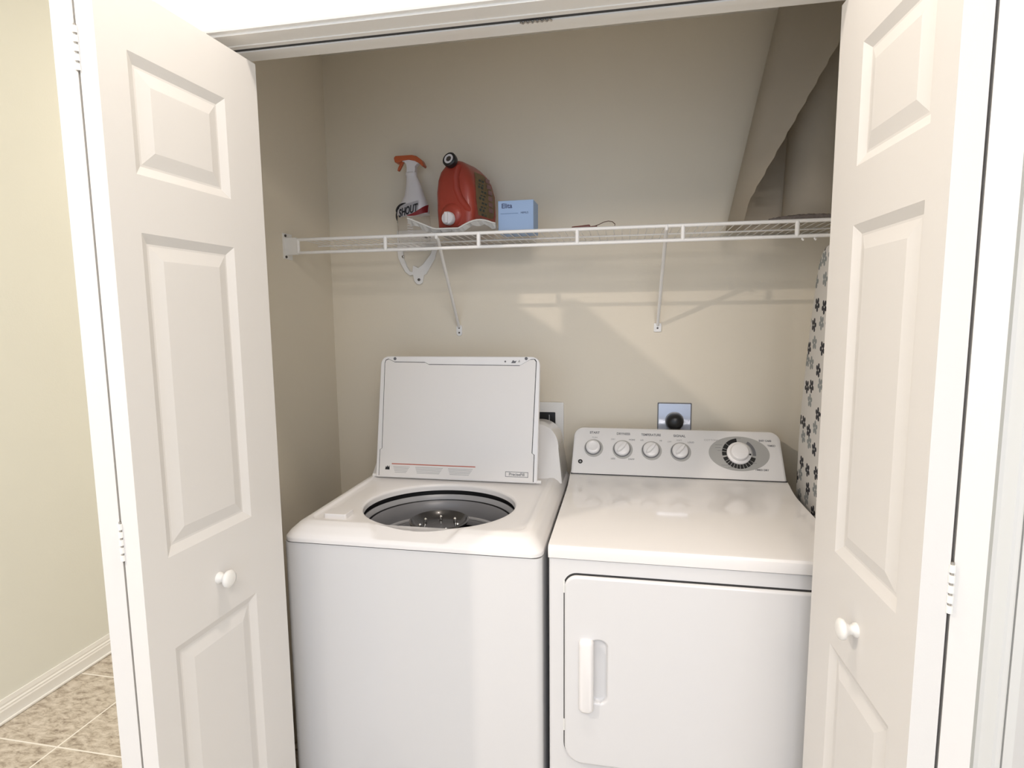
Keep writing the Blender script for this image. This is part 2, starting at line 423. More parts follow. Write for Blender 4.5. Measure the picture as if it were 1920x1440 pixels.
# deck: rings from the outer skirt to the oval opening
N_ = 320
def ring_rr(bm, x0, x1, y0, y1, r, z, back=None):
    cx, cy = (x0 + x1) / 2, (y0 + y1) / 2; hx, hy = (x1 - x0) / 2, (y1 - y0) / 2
    out = []
    for k in range(N_):
        a = 2 * PI * k / N_; c, s = math.cos(a), math.sin(a)
        t = 1 / max(abs(c), abs(s)); x, y = hx * c * t, hy * s * t
        if abs(x) > hx - r and abs(y) > hy - r:
            ex, ey = abs(x) - (hx - r), abs(y) - (hy - r); L = math.hypot(ex, ey)
            if L > 1e-9: f = r / L; x = math.copysign(hx - r + ex * f, x); y = math.copysign(hy - r + ey * f, y)
        zz = z(cx + x, cy + y) if callable(z) else z
        out.append(bm.verts.new((cx + x, cy + y, zz)))
    return out
def ring_el(bm, cx, cy, rx, ry, z):
    return [bm.verts.new((cx + rx * math.cos(2 * PI * k / N_), cy + ry * math.sin(2 * PI * k / N_), z)) for k in range(N_)]
bm = bmesh.new()
rg = [ring_rr(bm, WX0 - .001, WX1 + .001, WY0 - .003, -.06, .03, .887),
      ring_rr(bm, WX0 - .001, WX1 + .001, WY0 - .003, -.06, .03, .897),
      ring_rr(bm, WX0 + .006, WX1 - .006, WY0 + .006, -.065, .03, .908),
      ring_rr(bm, WX0 + .022, WX1 - .022, WY0 + .028, -.08, .03, .924),
      ring_rr(bm, WX0 + .036, WX1 - .036, WY0 + .046, -.10, .03, .931),
      ring_rr(bm, WX0 + .044, WX1 - .050, WY0 + .056, -.22, .03, .931),
      ring_rr(bm, WX0 + .050, WX1 - .062, WY0 + .060, -.30, .028, .9245),
      ring_el(bm, EX, EY, RX + .012, RY + .012, .923),
      ring_el(bm, EX, EY, RX + .004, RY + .004, .9215),
      ring_el(bm, EX, EY, RX, RY, .917),
      ring_el(bm, EX, EY, RX - .001, RY - .001, .902)]
fine = []
for a_, b_ in zip(rg, rg[1:]):
    fine.append([v.co.copy() for v in a_])
    for q_ in (.25, .5, .75): fine.append([p.co.lerp(r.co, q_) for p, r in zip(a_, b_)])
fine.append([v.co.copy() for v in rg[-1]])
bm.free(); bm = bmesh.new(); rg = []
def sst(a, b, x): t = max(0, min(1, (x - a) / (b - a))); return t * t * (3 - 2 * t)
for ring in fine:
    row = []
    for p in ring:
        if p.y < -.735 and p.z > .893:                       # finger scoop ramp in the front rim
            f = (-.742 - p.y) * .45
            wn_ = sst(-.485 + f, -.462 + f, p.x) * (1 - sst(-.240 - f, -.217 - f, p.x)) * (1 - sst(-.799, -.804, p.y) if False else 1)
            zr = .9240 - max(0, -.742 - p.y) * .33
            if zr < p.z: p.z += (zr - p.z) * wn_
        row.append(bm.verts.new(p))
    rg.append(row)
loft(bm, rg, caps=False)
deck = wob('top_deck', bm, 'plast', smooth=50)
wob('softener_cap', prism(rrect(-.625, -.560, -.722, -.672, .006, 3), lambda u, v, d: (u, v, d), .921, .937), 'plast', bevel=.002)
# tub rings, basket and agitator
T0 = Matrix.Translation((EX, EY, 0)) @ Matrix.Diagonal((1, .905, 1, 1))
wob('splash_ring', lathe(bmesh.new(), [(.236, .908), (.235, .884), (.226, .882)], T0, 72, (0, 0)), 'black', smooth=40)
wob('tub_cover', lathe(bmesh.new(), [(.229, .880), (.227, .886), (.221, .888), (.217, .881), (.215, .873)], T0, 72, (0, 0)), 'lgrey', smooth=40)
wob('tub_seal', lathe(bmesh.new(), [(.2175, .874), (.2150, .869), (.2150, .858)], T0, 72, (0, 0)), 'black', smooth=40)
wob('balance_ring', lathe(bmesh.new(), [(.213, .868), (.209, .871), (.205, .866), (.197, .838), (.196, .822), (.190, .818), (.187, .812), (.187, .800), (.194, .795)], T0, 72, (0, 0)), 'grey', smooth=40)
wob('wash_basket', lathe(bmesh.new(), [(.207, .800), (.203, .45), (.19, .42), (.001, .42)], T0, 72, (0, 1)), 'steel', smooth=40)
wob('balance_ring_highlight', lathe(bmesh.new(), [(.200, .826), (.1885, .823), (.1875, .819), (.195, .814)], T0, 72, (0, 0)), 'lgrey', smooth=40)  # paler ring puts the highlight of the balance ring edge into the colour
ag = wob('agitator', lathe(bmesh.new(), [(.15, .42), (.13, .45), (.06, .50), (.045, .60), (.045, .76), (.060, .83), (.085, .872), (.087, .877), (.082, .879), (.070, .862), (.05, .856), (.001, .856)], Matrix.Translation((EX, EY - .01, 0)), 48, (1, 1)), 'agit', smooth=40)
for k in range(7):
    a = k * .897; wob('stud', lathe(bmesh.new(), [(.0055, .858), (.005, .868), (.002, .871)], Matrix.Translation((EX + .056 * math.cos(a), EY - .01 + .056 * math.sin(a), 0)), 10), 'shine', ag, smooth=40)
# console behind the lid, rounded shoulders
def cy(z): return -.262 + (z - .925) / .165 * .10
out = rrect(-.672, -.040, .915, 1.092, [.002, .002, .075, .075], 10)
bm = bmesh.new(); rings = []
for t, ins in ((0, .012), (.01, .003), (.022, 0), (.9, 0), (1, .012)):
    ring = []
    for u, v in out:
        uu = -.356 + (u + .356) * (1 - ins / .316); vv = v - ins * max(0, (v - .915) / .177)
        flare = .020 * max(0, 1 - (v - .915) / .05) ** 2 * (1 if u > -.356 else -1)
        y0 = cy(v); y1 = -.04; ring.append(bm.verts.new((uu + flare, y0 + (y1 - y0) * t, vv)))
    rings.append(ring)
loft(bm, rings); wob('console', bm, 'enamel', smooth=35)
# lid
L0 = Vector((0, -.33, .93)); LE = (Vector((0, -.25, 1.33)) - L0).normalized(); LN = Vector((0, -LE.z, LE.y))   # LN towards camera
def lm(u, v, d): return Vector((u, L0.y + LE.y * v + LN.y * d, L0.z + LE.z * v + LN.z * d))
def lframe(u, v, d=0): return frame(lm(u, v, d), (1, 0, 0), LE)
lid = wob('lid', prism(rrect(-.648, -.094, 0.0, .412, [.006, .010, .028, .028], 7), lm, -.020, 0), 'plast', bevel=.004, seg=3)
seam = [(-.637, 0.005), (-.637, .092), (-.630, .097), (-.633, .389), (-.630, .399), (-.620, .403), (-.598, .393), (-.489, .392), (-.475, .385), (-.160, .383), (-.125, .403), (-.111, .404), (-.105, .396), (-.112, .097), (-.105, .092), (-.106, .005)]
cxs, cvs = -.371, .2
wob('lid_seam', prism(seam, lm, -.001, .0004), 'dark', lid)
def shr(p, e=.0022):
    x, v = p; return (x + (e if x < cxs else -e), v - e if v > .36 else v)
wob('lid_inner_panel', prism([shr(p) for p in seam], lm, -.001, .0016), 'lidin', lid)
for (x, v) in ((-.596, .403), (-.14, .405)):
    wob('lid_bumper', lathe(bmesh.new(), [(.0052, 0), (.0052, .0015), (.002, .002)], lframe(x, v, .0), 16), 'print', lid)
wob('lid_latch_hole', lathe(bmesh.new(), [(.003, .0), (.003, .0012)], lframe(-.210, .395), 12), 'print', lid)
wob('lid_latch_mark', prism([(-.190, .390), (-.176, .390), (-.172, .398), (-.178, .396), (-.184, .400)], lm, 0, .0012), 'print', lid)
wob('lid_latch_mark', prism([(-.168, .393), (-.160, .393), (-.162, .401)], lm, 0, .0012), 'fprint', lid)
wob('warning_stripe', prism([(-.591, .0445), (-.300, .0445), (-.300, .0475), (-.591, .0475)], lm, 0, .0020), 'red', lid)
wob('warning_symbol', prism([(-.614, .026), (-.598, .026), (-.599, .040), (-.603, .034), (-.606, .040), (-.609, .034), (-.612, .037)], lm, 0, .0020), 'black', lid)
bm = bmesh.new()
for (xa, xb, rows_) in ((-.585, -.528, 5), (-.507, -.412, 5), (-.393, -.310, 5)):
    for r in range(rows_):
        v = .037 - r * .0047; e = .003 * r
        q = [(xa + e * .5, v - .0010), (xb - e, v - .0010), (xb - e + .002, v + .0006), (xa + e * .5, v + .0006)]
        a = [bm.verts.new(lm(u, vv, .0005)) for u, vv in q]; b = [bm.verts.new(lm(u, vv, .0019)) for u, vv in q]; loft(bm, [a, b])
wob('warning_text_lines', bm, 'fprint', lid)
bm = bmesh.new()
for q in ((-.199, -.124, .0185, .0200), (-.199, -.124, .0340, .0355), (-.199, -.1975, .0185, .0355), (-.1255, -.124, .0185, .0355)):
    o_ = [(q[0], q[2]), (q[1], q[2]), (q[1], q[3]), (q[0], q[3])]
    a = [bm.verts.new(lm(u, v, .0005)) for u, v in o_]; b = [bm.verts.new(lm(u, v, .0020)) for u, v in o_]; loft(bm, [a, b])
badge = wob('badge_frame', bm, 'print', lid)
def wtext(name, s, size, u, v, m, par, **k):
    return text(name, s, size, Matrix.Translation((.356, .42, 0)) @ lframe(u, v, .0018), m, par, **k)
wtext('badge_lettering', 'PreciseFill', .0135, -.1615, .0268, 'print', badge, sx=.95, bold=.0002)
# detergent stain / hinges
for x in (-.652, -.090):
    wob('lid_hinge', lathe(bmesh.new(), [(.006, -.008), (.006, .008)], frame((x, -.322, .934), (0, 1, 0), (0, 0, 1)), 12), 'plast', lid, smooth=40)

# ------------------------------------------------------------------ dryer
dr = empty('clothes_dryer', (.343, -.42, 0)); tag(dr, 'white front-loading clothes dryer with knobs along its back panel', 'clothes dryer')
def dob(name, bm, m, parent=None, **k):
    bm.transform(Matrix.Translation((-.343, .42, 0))); return obj(name, bm, m, parent or dr, **k)
DX0, DX1, DY0 = .001, .686, -.79
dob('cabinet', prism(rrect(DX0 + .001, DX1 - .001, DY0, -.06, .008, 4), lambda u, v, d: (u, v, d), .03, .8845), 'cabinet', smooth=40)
dob('cabinet_gap', prism(rrect(DX0 + .004, DX1 - .004, DY0 + .003, -.06, .008, 4), lambda u, v, d: (u, v, d), .884, .888), 'dark')
for x in (.06, .62):
    for y in (-.73, -.12): dob('levelling_foot', lathe(bmesh.new(), [(.02, 0), (.02, .012), (.008, .014), (.008, .032)], Matrix.Translation((x, y, 0)), 16), 'black')
# worktop with a curved rise to the console
pr = [(-.794, .887), (-.796, .905), (-.795, .913), (-.791, .918), (-.784, .9195), (-.42, .9195), (-.34, .920), (-.30, .923), (-.27, .928), (-.245, .934), (-.222, .939), (-.05, .939), (-.05, .887)]
bm = bmesh.new(); rings = []
for x, e in ((DX0 + .0015, .0015), (DX0, 0), (DX1, 0), (DX1 - .0015, .0015)):
    pass
for x, e in ((DX0, .002), (DX0 + .002, 0), (DX1 - .002, 0), (DX1, .002)):
    rings.append([bm.verts.new((x, y + (e if y < -.7 else 0), z - (e if z > .9 else 0))) for y, z in pr])
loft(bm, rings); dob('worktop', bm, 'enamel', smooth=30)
# console
KB = Vector((0, -.222, .940)); KE = Vector((0, .091, .132)).normalized(); KN = Vector((0, -KE.z, KE.y))
def km(u, v, d): return Vector((u, KB.y + KE.y * v + KN.y * d, KB.z + KE.z * v + KN.z * d))
def kframe(u, v, d=0): return frame(km(u, v, d), (1, 0, 0), KE)
out = rrect(DX0 + .002, DX1 - .002, 0, .172, [.002, .002, .032, .032], 8)
bm = bmesh.new(); rings = []
def tap(u, v): return .3435 + (u - .3435) * (1 - .016 * v / .172)
for dz, ins, kk in ((0, .008, 0), (-.004, .002, 0), (-.010, 0, 0)):
    rings.append([bm.verts.new(km(tap(.3435 + (u - .3435) * (1 - ins / .34), v), v * (1 - ins / .172), dz)) for u, v in out])
rings.append([bm.verts.new((tap(u, v), -.05, .940 + v * KE.z * .90)) for u, v in out])
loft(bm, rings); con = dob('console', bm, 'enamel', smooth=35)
dob('console_seam', box((DX0 + .003, -.224, .9385), (DX1 - .003, -.2, .9412)), 'dark', con)
ks = [(.075, .095), (.172, .093), (.267, .092), (.361, .091)]
def dtext(name, s, size, u, v, m='print', **k): return text(name, s, size, Matrix.Translation((-.343, .42, 0)) @ kframe(u, v, .0002), m, con, **k)
for i, (u, v) in enumerate(ks):
    kf = kframe(u, v)
    r = .0275 if i else .026
    dob('knob_ring', lathe(bmesh.new(), [(r + .006, 0), (r + .006, .0008)], kframe(u + .002, v - .002), 40), 'dial', con, smooth=40)
    dob('knob_ring', lathe(bmesh.new(), [(r + .001, 0), (r + .001, .0016)], kf, 40), 'print' if i else 'print', con, smooth=40)
    kb = dob('knob', lathe(bmesh.new(), [(r - .002, 0), (r - .002, .010), (r - .005, .014), (r - .010, .0155), (.001, .0155)], kf, 40, (1, 1)), 'plast', con, smooth=35)
    if i:
        a = math.radians(48)
        K2 = kf @ Matrix.Rotation(a, 4, 'Z')
        bm = bmesh.new()
        rr = [(-.022, -.0035), (-.012, -.0075), (.006, -.0075), (.022, -.003), (.022, .003), (.006, .0075), (-.012, .0075), (-.022, .0035)]
        A_ = [bm.verts.new(K2 @ Vector((x, y, .013))) for x, y in rr]; B_ = [bm.verts.new(K2 @ Vector((x * .92, y * .7, .026))) for x, y in rr]
        loft(bm, [A_, B_]); dob('knob_grip', bm, 'plast', kb, bevel=.0015)
    else:
        dob('knob_grip', lathe(bmesh.new(), [(.016, .0155), (.0155, .0175), (.012, .0165), (.001, .0165)], kf, 32), 'plast', kb, smooth=35)
dtext('heading_lettering', 'START', .0115, .079, .150, bold=.0002)
dtext('heading_lettering', 'DRYNESS', .0115, .176, .148, sx=.95, bold=.0002)
dtext('heading_lettering', 'TEMPERATURE', .0115, .268, .147, sx=.85, bold=.0002)
dtext('heading_lettering', 'SIGNAL', .0115, .361, .146, bold=.0002)
dtext('setting_lettering', 'PUSH', .0075, .080, .132, 'fprint')
dtext('setting_lettering', 'DRY', .0075, .142, .127, 'fprint'); dtext('setting_lettering', 'MORE', .0075, .205, .127, 'print')
dtext('setting_lettering', 'LESS', .0075, .143, .057, 'print'); dtext('setting_lettering', 'DAMP', .0075, .203, .057, 'print')
dtext('setting_lettering', 'LO', .0075, .238, .127, 'print'); dtext('setting_lettering', 'HI', .0075, .300, .127, 'print')
dtext('setting_lettering', 'OFF', .0075, .328, .124, 'fprint'); dtext('setting_lettering', 'SOFT', .0075, .360, .130, 'fprint'); dtext('setting_lettering', 'LOUD', .0075, .397, .124, 'print')
dob('indicator_lamp', lathe(bmesh.new(), [(.0075, 0), (.0075, .0015), (.004, .002), (.004, .001), (.001, .001)], kframe(.034, .043), 24), 'black', con, smooth=40)
dob('indicator_lens', lathe(bmesh.new(), [(.0035, 0), (.0033, .0022), (.001, .0028)], kframe(.034, .043), 20), 'lgrey', con, smooth=40)
# timer dial
TF = kframe(.546, .090)
dob('dial_face', lathe(bmesh.new(), [(1, 0), (1, .0006)], TF @ Matrix.Diagonal((.094, .060, 1, 1)), 72), 'dial', con)
bm = bmesh.new()
def sector(bm, a0, a1, r0, r1, h):
    n = max(3, int(abs(a1 - a0) / .08))
    for k in range(n):
        q = [a0 + (a1 - a0) * k / n, a0 + (a1 - a0) * (k + 1) / n]
        A = [bm.verts.new(TF @ Vector((r * math.cos(a), r * math.sin(a), .0002))) for r, a in ((r0, q[0]), (r1, q[0]), (r1, q[1]), (r0, q[1]))]
        B = [bm.verts.new(TF @ Vector((r * math.cos(a), r * math.sin(a), h))) for r, a in ((r0, q[0]), (r1, q[0]), (r1, q[1]), (r0, q[1]))]
        loft(bm, [A, B])
D = math.radians
for a0, a1 in ((95, 138), (140, 160), (162, 172), (174, 190), (197, 212), (214, 222), (224, 234), (236, 246), (248, 258), (260, 270), (272, 283), (285, 296), (298, 310), (312, 324), (326, 344)):
    sector(bm, D(a0), D(a1), .038, .0525, .0009)
dob('dial_scale', bm, 'black', con)
bm = bmesh.new(); sector(bm, D(-8), D(55), .043, .0525, .0009); dob('dial_scale', bm, 'print', con)
kb = dob('timer_knob', lathe(bmesh.new(), [(.038, 0), (.038, .006), (.035, .009), (.030, .010), (.0285, .017), (.026, .022), (.020, .0235), (.001, .0235)], TF, 56), 'plast', con, smooth=35)
bm = bmesh.new(); lathe(bm, [(.0030, .0100), (.0030, .0112)], TF @ Matrix.Translation((.0325, -.006, 0)), 12); dob('pointer_mark', bm, 'black', kb)
dtext('cycle_lettering', 'COTTONS', .0085, .462, .134, 'fprint', sx=1.1)
dtext('cycle_lettering', 'EASY CARE', .0085, .630, .137, 'print', sx=.9, bold=.0002); dtext('cycle_lettering', 'TIMED', .0085, .648, .120, 'print', bold=.0001)
dtext('cycle_lettering', 'TIMED DRY', .0085, .612, .036, 'print', sx=.95, bold=.0002)
for (u, v, ww, hh) in ((.485, .118, .022, .0008), (.482, .108, .018, .0008), (.487, .098, .014, .0008), (.500, .048, .022, .0008), (.520, .041, .022, .0008), (.545, .143, .022, .0008), (.59, .058, .016, .0008)):
    dob('fine_print', prism([(u - ww / 2, v), (u + ww / 2, v), (u + ww / 2, v + hh), (u - ww / 2, v + hh)], km, .0003, .0010), 'print', con)
# door: recessed seam, raised panel with a grip and a finger pocket
fm = lambda u, v, d: (u, -.79 - d, v)
dob('door_gap', prism(rrect(.0385, .648, .3595, .851, [.047, .047, .032, .032], 8), fm, -.002, .0005), 'dark')
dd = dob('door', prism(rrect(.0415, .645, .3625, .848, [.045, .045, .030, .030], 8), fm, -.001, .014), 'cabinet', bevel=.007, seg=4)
pocket = prism(rrect(.104, .144, .530, .690, [.018, .018, .018, .018], 6), fm, .0012, .03)
pocket.transform(Matrix.Translation((-.343, .42, 0))); cut(dd, pocket)
bm = bmesh.new()
hp = rrect(.0775, .1125, .508, .694, .010, 5)
rings = []
for dz, ins in ((.012, 0), (.022, 0), (.028, .0025), (.030, .007)):
    rings.append([bm.verts.new(fm(.095 + (u - .095) * (1 - ins / .0175), .601 + (v - .601) * (1 - ins / .093), dz)) for u, v in hp])
loft(bm, rings); dob('handle', bm, 'plast', dd, smooth=50)
for z in (.800, .440): dob('door_hinge_tab', box((.0375, -.7925, z), (.0415, -.789, z + .03)), 'trim')

# ------------------------------------------------------------------ wire shelf
ZT = 1.728; YS = -.304; ZL = 1.685
sh = empty('wire_shelf', (-.05, -.15, ZT)); tag(sh, 'white coated wire shelf running across the closet above the machines', 'shelf')
def sob(name, bm, m='wire', parent=None, **k):
    bm.transform(Matrix.Translation((.05, .15, -ZT))); k.setdefault('smooth', 40); return obj(name, bm, m, parent or sh, **k)
xa, xb = -.915, XR - .03
sob('front_rail', tube(bmesh.new(), [(xa, YS, ZT), (xb, YS, ZT)], .0056, 12))
sob('lower_rail', tube(bmesh.new(), [(xa, YS, ZL), (xb, YS, ZL)], .0052, 12))
sob('back_rail', tube(bmesh.new(), [(xa, -.008, ZT - .002), (xb, -.008, ZT - .002)], .003, 8))
sob('middle_rail', tube(bmesh.new(), [(xa, -.155, ZT - .0045), (xb, -.155, ZT - .0045)], .0028, 8))
for x in (-.907, -.595, -.281, .030, .342, .657):
    sob('strut', tube(bmesh.new(), [(x, YS, ZT), (x, YS, ZL)], .0065, 10))
bm = bmesh.new(); x = xa + .012
while x < xb:
    tube(bm, [(x, -.005, ZT + .001), (x, YS, ZT + .003)], .0014, 6); x += .0254
sob('deck_wires', bm)
bm = bx(bmesh.new(), (XL, YS - .022, ZL - .020), (XL + .003, YS + .03, ZT + .022))
bx(bm, (XL + .002, YS - .006, ZL - .006), (-.910, YS + .008, ZT + .007))
eb = sob('end_bracket', bm, smooth=False)
for z in (ZL - .013, ZT + .014):
    sob('bracket_screw', lathe(bmesh.new(), [(.0045, 0), (.0045, .003), (.002, .0045)], frame((XL + .003, YS - .010, z), (0, 1, 0), (0, 0, 1)), 12), 'screw', eb)
bm = bx(bmesh.new(), (XR - .003, YS - .022, ZL - .020), (XR, YS + .03, ZT + .022))
bx(bm, (XR - .04, YS - .006, ZL - .006), (XR - .002, YS + .008, ZT + .007))
sob('end_bracket', bm, smooth=False)
for i, (xt, xf, zf) in enumerate(((-.421, -.437, 1.420), (.295, .290, 1.422))):
    bm = bmesh.new()
    P = Vector((xt, YS + .004, ZT + .004)); Q = Vector((xf, -.006, zf + .008))
    tube(bm, [P + Vector((0, -.006, -.001)), P + Vector((0, -.004, -.012)), P.lerp(Q, .05), Q], [.0055, .006, .006, .0055], 10)
    br = sob('brace', bm, smooth=50)
    if i == 0: fo = rrect(xf - .011, xf + .011, zf - .026, zf + .016, .010, 6)
    else: fo = rrect(xf - .013, xf + .013, zf - .016, zf + .014, .002, 2)
    sob('wall_plate', prism(fo, lambda u, v, d: (u, d, v), -.005, -.0002), parent=br, smooth=False, bevel=.001)
    for zz in ((zf - .014, zf + .004) if i == 0 else (zf - .003,)):
        sob('screw', lathe(bmesh.new(), [(.0035, 0), (.003, .0018), (.001, .002)], frame((xf, -.005, zz), (1, 0, 0), (0, 0, 1)), 12), 'screw', br)
for x in (.672, .705):
    sob('shelf_clip', tube(bmesh.new(), [(x, YS, ZL), (x, YS + .002, ZL - .008), (x + .004, YS + .002, ZL - .011)], .0028, 8))

# ------------------------------------------------------------------ wall hook under the shelf
hk = empty('wall_hook', (-.59, 0, 1.65)); tag(hk, 'white forked ironing board hook screwed to the wall below the shelf', 'wall hook')
def hob(name, bm, m, **k): bm.transform(Matrix.Translation((.59, 0, -1.65))); return obj(name, bm, m, hk, **k)
hout = [(-.672, 1.722), (-.669, 1.690), (-.660, 1.668), (-.642, 1.635), (-.625, 1.622), (-.612, 1.624), (-.607, 1.602), (-.598, 1.590), (-.586, 1.588), (-.575, 1.594), (-.569, 1.622), (-.560, 1.627), (-.524, 1.683), (-.514, 1.722),
        (-.532, 1.722), (-.540, 1.700), (-.572, 1.662), (-.590, 1.650), (-.604, 1.657), (-.611, 1.660), (-.614, 1.636), (-.624, 1.638), (-.636, 1.657), (-.648, 1.690), (-.650, 1.722)]
hob('fork_plate', prism(hout, lambda u, v, d: (u, d, v), -.012, -.0003), 'wire', bevel=.002)
bm = box((-.672, -.010, 1.712), (-.514, -.0003, 1.790)); hob('back_plate', bm, 'wire', bevel=.003)
for (x, z) in ((-.648, 1.693), (-.588, 1.606), (-.560, 1.765)):
    hob('screw', lathe(bmesh.new(), [(.0055, 0), (.005, .003), (.002, .004)], frame((x, -.012 if z < 1.71 else -.010, z), (1, 0, 0), (0, 0, 1)), 14), 'screw' if z != 1.693 else 'metal', smooth=40)

# ------------------------------------------------------------------ spray bottle
sp = empty('spray_bottle', (-.578, -.075, 1.7335)); tag(sp, 'white and clear spray bottle with orange trigger and stain remover label', 'spray bottle')
def ell(bm, cx, cz, rx, ry, n=32, pw=2.6):
    out = []
    for k in range(n):
        a = 2 * PI * k / n; c, s = math.cos(a), math.sin(a)
        out.append(bm.verts.new((cx + rx * math.copysign(abs(c) ** (2 / pw), c), ry * math.copysign(abs(s) ** (2 / pw), s), cz)))
    return out
def loft_e(rows, caps=True, n=32):
    bm = bmesh.new(); loft(bm, [ell(bm, *r, n) for r in rows], caps=caps); return bm
obj('lower_body', loft_e([(0, .0, .050, .029), (0, .004, .057, .034), (0, .03, .060, .036), (0, .075, .060, .036), (-.001, .10, .059, .036)]), 'clear', sp, smooth=50)
bm = bmesh.new()
for k in range(9):
    z = .022 + k * .0085
    tube(bm, [(-.012 + .003 * j, -.0362 + .0004 * abs(j - 3), z + .001 * math.sin(j)) for j in range(8)], .0015, 6)
obj('body_ribs', bm, 'bwhite', sp, smooth=True)
obj('upper_body', loft_e([(-.001, .098, .0592, .0362), (-.001, .115, .058, .036), (.001, .135, .051, .034), (.004, .148, .045, .030), (.005, .165, .036, .026), (.004, .19, .030, .022), (.001, .215, .024, .018), (-.003, .235, .019, .016), (-.004, .238, .020, .017), (-.004, .246, .020, .017), (-.004, .248, .016, .015)]), 'bwhite', sp, smooth=50)
# red label wedge and black swoosh, following the body
def on_body(x, z):
    rx, ry = (.060, .0372) if z < .115 else (.060 - (z - .115) * .32, .0372 - (z - .115) * .10)
    t = min(.999, abs(x) / rx); return -ry * (1 - t ** 2.6) ** (1 / 2.6) - .0006
def decal(pts_top, pts_bot, name, m):
    bm = bmesh.new(); A = [bm.verts.new((x, on_body(x, z), z)) for x, z in pts_top]; B = [bm.verts.new((x, on_body(x, z), z)) for x, z in pts_bot]
    for k in range(len(A) - 1): bm.faces.new((A[k], A[k + 1], B[k + 1], B[k]))
    bmesh.ops.solidify(bm, geom=bm.faces[:], thickness=.0006); return obj(name, bm, m, sp)
decal([(-.012 + .07 * t, .094 + .012 * t + .026 * t * t) for t in [k / 12 for k in range(13)]], [(-.012 + .07 * t, .092 - .008 * math.sin(t * PI * .5) * (1 - t) * 2 + .012 * t) for t in [k / 12 for k in range(13)]], 'red_label', 'bred')
decal([(-.045 + .075 * t, .126 + .018 * t) for t in [k / 10 for k in range(11)]], [(-.045 + .075 * t, .086 + .018 * t) for t in [k / 10 for k in range(11)]], 'label_patch', 'bwhite')
arc = [(-.016 - .047 * math.sin(a), .094 + .042 * math.cos(a)) for a in [k / 14 * 2.1 for k in range(15)]]
bm = bmesh.new(); tube(bm, [(x, on_body(max(-.0585, x), z) * (1 if x > -.058 else .4), z) for x, z in arc], [.001 + .0042 * math.sin(k / 14 * PI) for k in range(15)], 8)
obj('black_swoosh', bm, 'bblack', sp, smooth=True)
for s_, xx, zz in zip('SHOUT', (-.040, -.0255, -.0095, .0065, .021), (.1, .104, .108, .112, .116)):
    text('label_letter', s_, .038, frame((xx, on_body(xx, zz) - .0022, zz), (1, 0, .18), (0, 0, 1)), 'bblack', sp, sx=.56, shear=.2, bold=.0012)
# trigger head
def side_prism(pts, y0, y1): return prism(pts, lambda u, v, d: (u, d, v), y0, y1)
tr_ = obj('spray_head', side_prism([(-.020, .246), (.012, .246), (.014, .258), (.013, .266), (.022, .274), (.035, .279), (.018, .290), (-.010, .296), (-.040, .293), (-.040, .286), (-.026, .284), (-.020, .274), (-.018, .262)], -.013, .013), 'bwhite', sp, bevel=.003)
obj('spray_hood', side_prism([(-.060, .282), (-.040, .282), (-.032, .287), (-.008, .289), (.014, .284), (.030, .275), (.044, .262), (.049, .268), (.040, .286), (.022, .300), (.004, .305), (-.058, .305), (-.064, .298)], -.0175, .0175), 'orange', sp, bevel=.003)
obj('trigger', side_prism([(-.046, .287), (-.032, .287), (-.036, .276), (-.044, .262), (-.050, .254), (-.056, .256), (-.053, .266), (-.047, .276)], -.006, .006), 'orange', sp, bevel=.002)

# ------------------------------------------------------------------ detergent jug
jg = empty('detergent_jug', (-.366, -.125, 1.762), math.radians(-14)); tag(jg, 'red laundry detergent jug with white tap and black cap', 'detergent jug')
def jr(z, x0, x1, y0, y1, r):
    return [(u, v, z) for u, v in rrect(x0, x1, y0, y1, r, 6)]
bm = bmesh.new(); rings = []
for z, x0, x1, y0, y1, r in ((0, -.060, .062, -.088, .088, .020), (.004, -.067, .070, -.094, .094, .024), (.06, -.070, .074, -.096, .096, .026), (.12, -.071, .072, -.096, .096, .028), (.16, -.067, .062, -.094, .092, .03), (.185, -.060, .050, -.090, .084, .032), (.205, -.047, .034, -.082, .068, .032), (.218, -.032, .018, -.072, .050, .022), (.223, -.018, .004, -.055, .03, .010)):
    rings.append([bm.verts.new(p) for p in jr(z, x0, x1, y0, y1, r)])
loft(bm, rings); jb = obj('body', bm, 'jug', jg, smooth=65)
# moulded grip groove down the front-right shoulder
cutter = bmesh.new(); tube(cutter, [(.030, -.090, .235), (.024, -.089, .205), (.014, -.0995, .165), (.016, -.1005, .125), (.030, -.101, .09), (.055, -.100, .06), (.085, -.098, .04)], [.008, .012, .013, .014, .013, .012, .009], 14); cut(jb, cutter)
# tap boss, tap and top cap
bm = lathe(bmesh.new(), [(.045, -.012), (.038, .004), (.028, .010), (.020, .012)], frame((-.006, -.094, .040), (1, 0, 0), (0, 0, 1)), 32); obj('tap_boss', bm, 'jug', jg, smooth=60)
tp = obj('tap', lathe(bmesh.new(), [(.018, 0), (.018, .010), (.0215, .012), (.0215, .026), (.019, .029), (.001, .029)], frame((-.004, -.100, .026), (1, 0, 0), (0, 0, 1)), 28), 'bwhite', jg, smooth=40)
obj('tap_lever', box((-.0055, -.017, .028), (.0055, .019, .038), frame((-.004, -.100, .026), (1, 0, 0), (0, 0, 1))), 'bwhite', tp, bevel=.002)
bm = bmesh.new(); cf = frame((-.006, -.096, .216), (1, 0, 0), (0, .30, 1)) @ Matrix.Scale(1.2, 4)
lathe(bm, [(.012, -.035), (.013, -.004)], cf, 24); obj('filler_neck', bm, 'jug', jg, smooth=40)
cp = obj('filler_cap', lathe(bmesh.new(), [(.0185, -.010), (.020, -.004), (.020, .006), (.017, .009), (.0145, .009), (.0145, .0075), (.001, .0075)], cf, 32), 'black', jg, smooth=40)
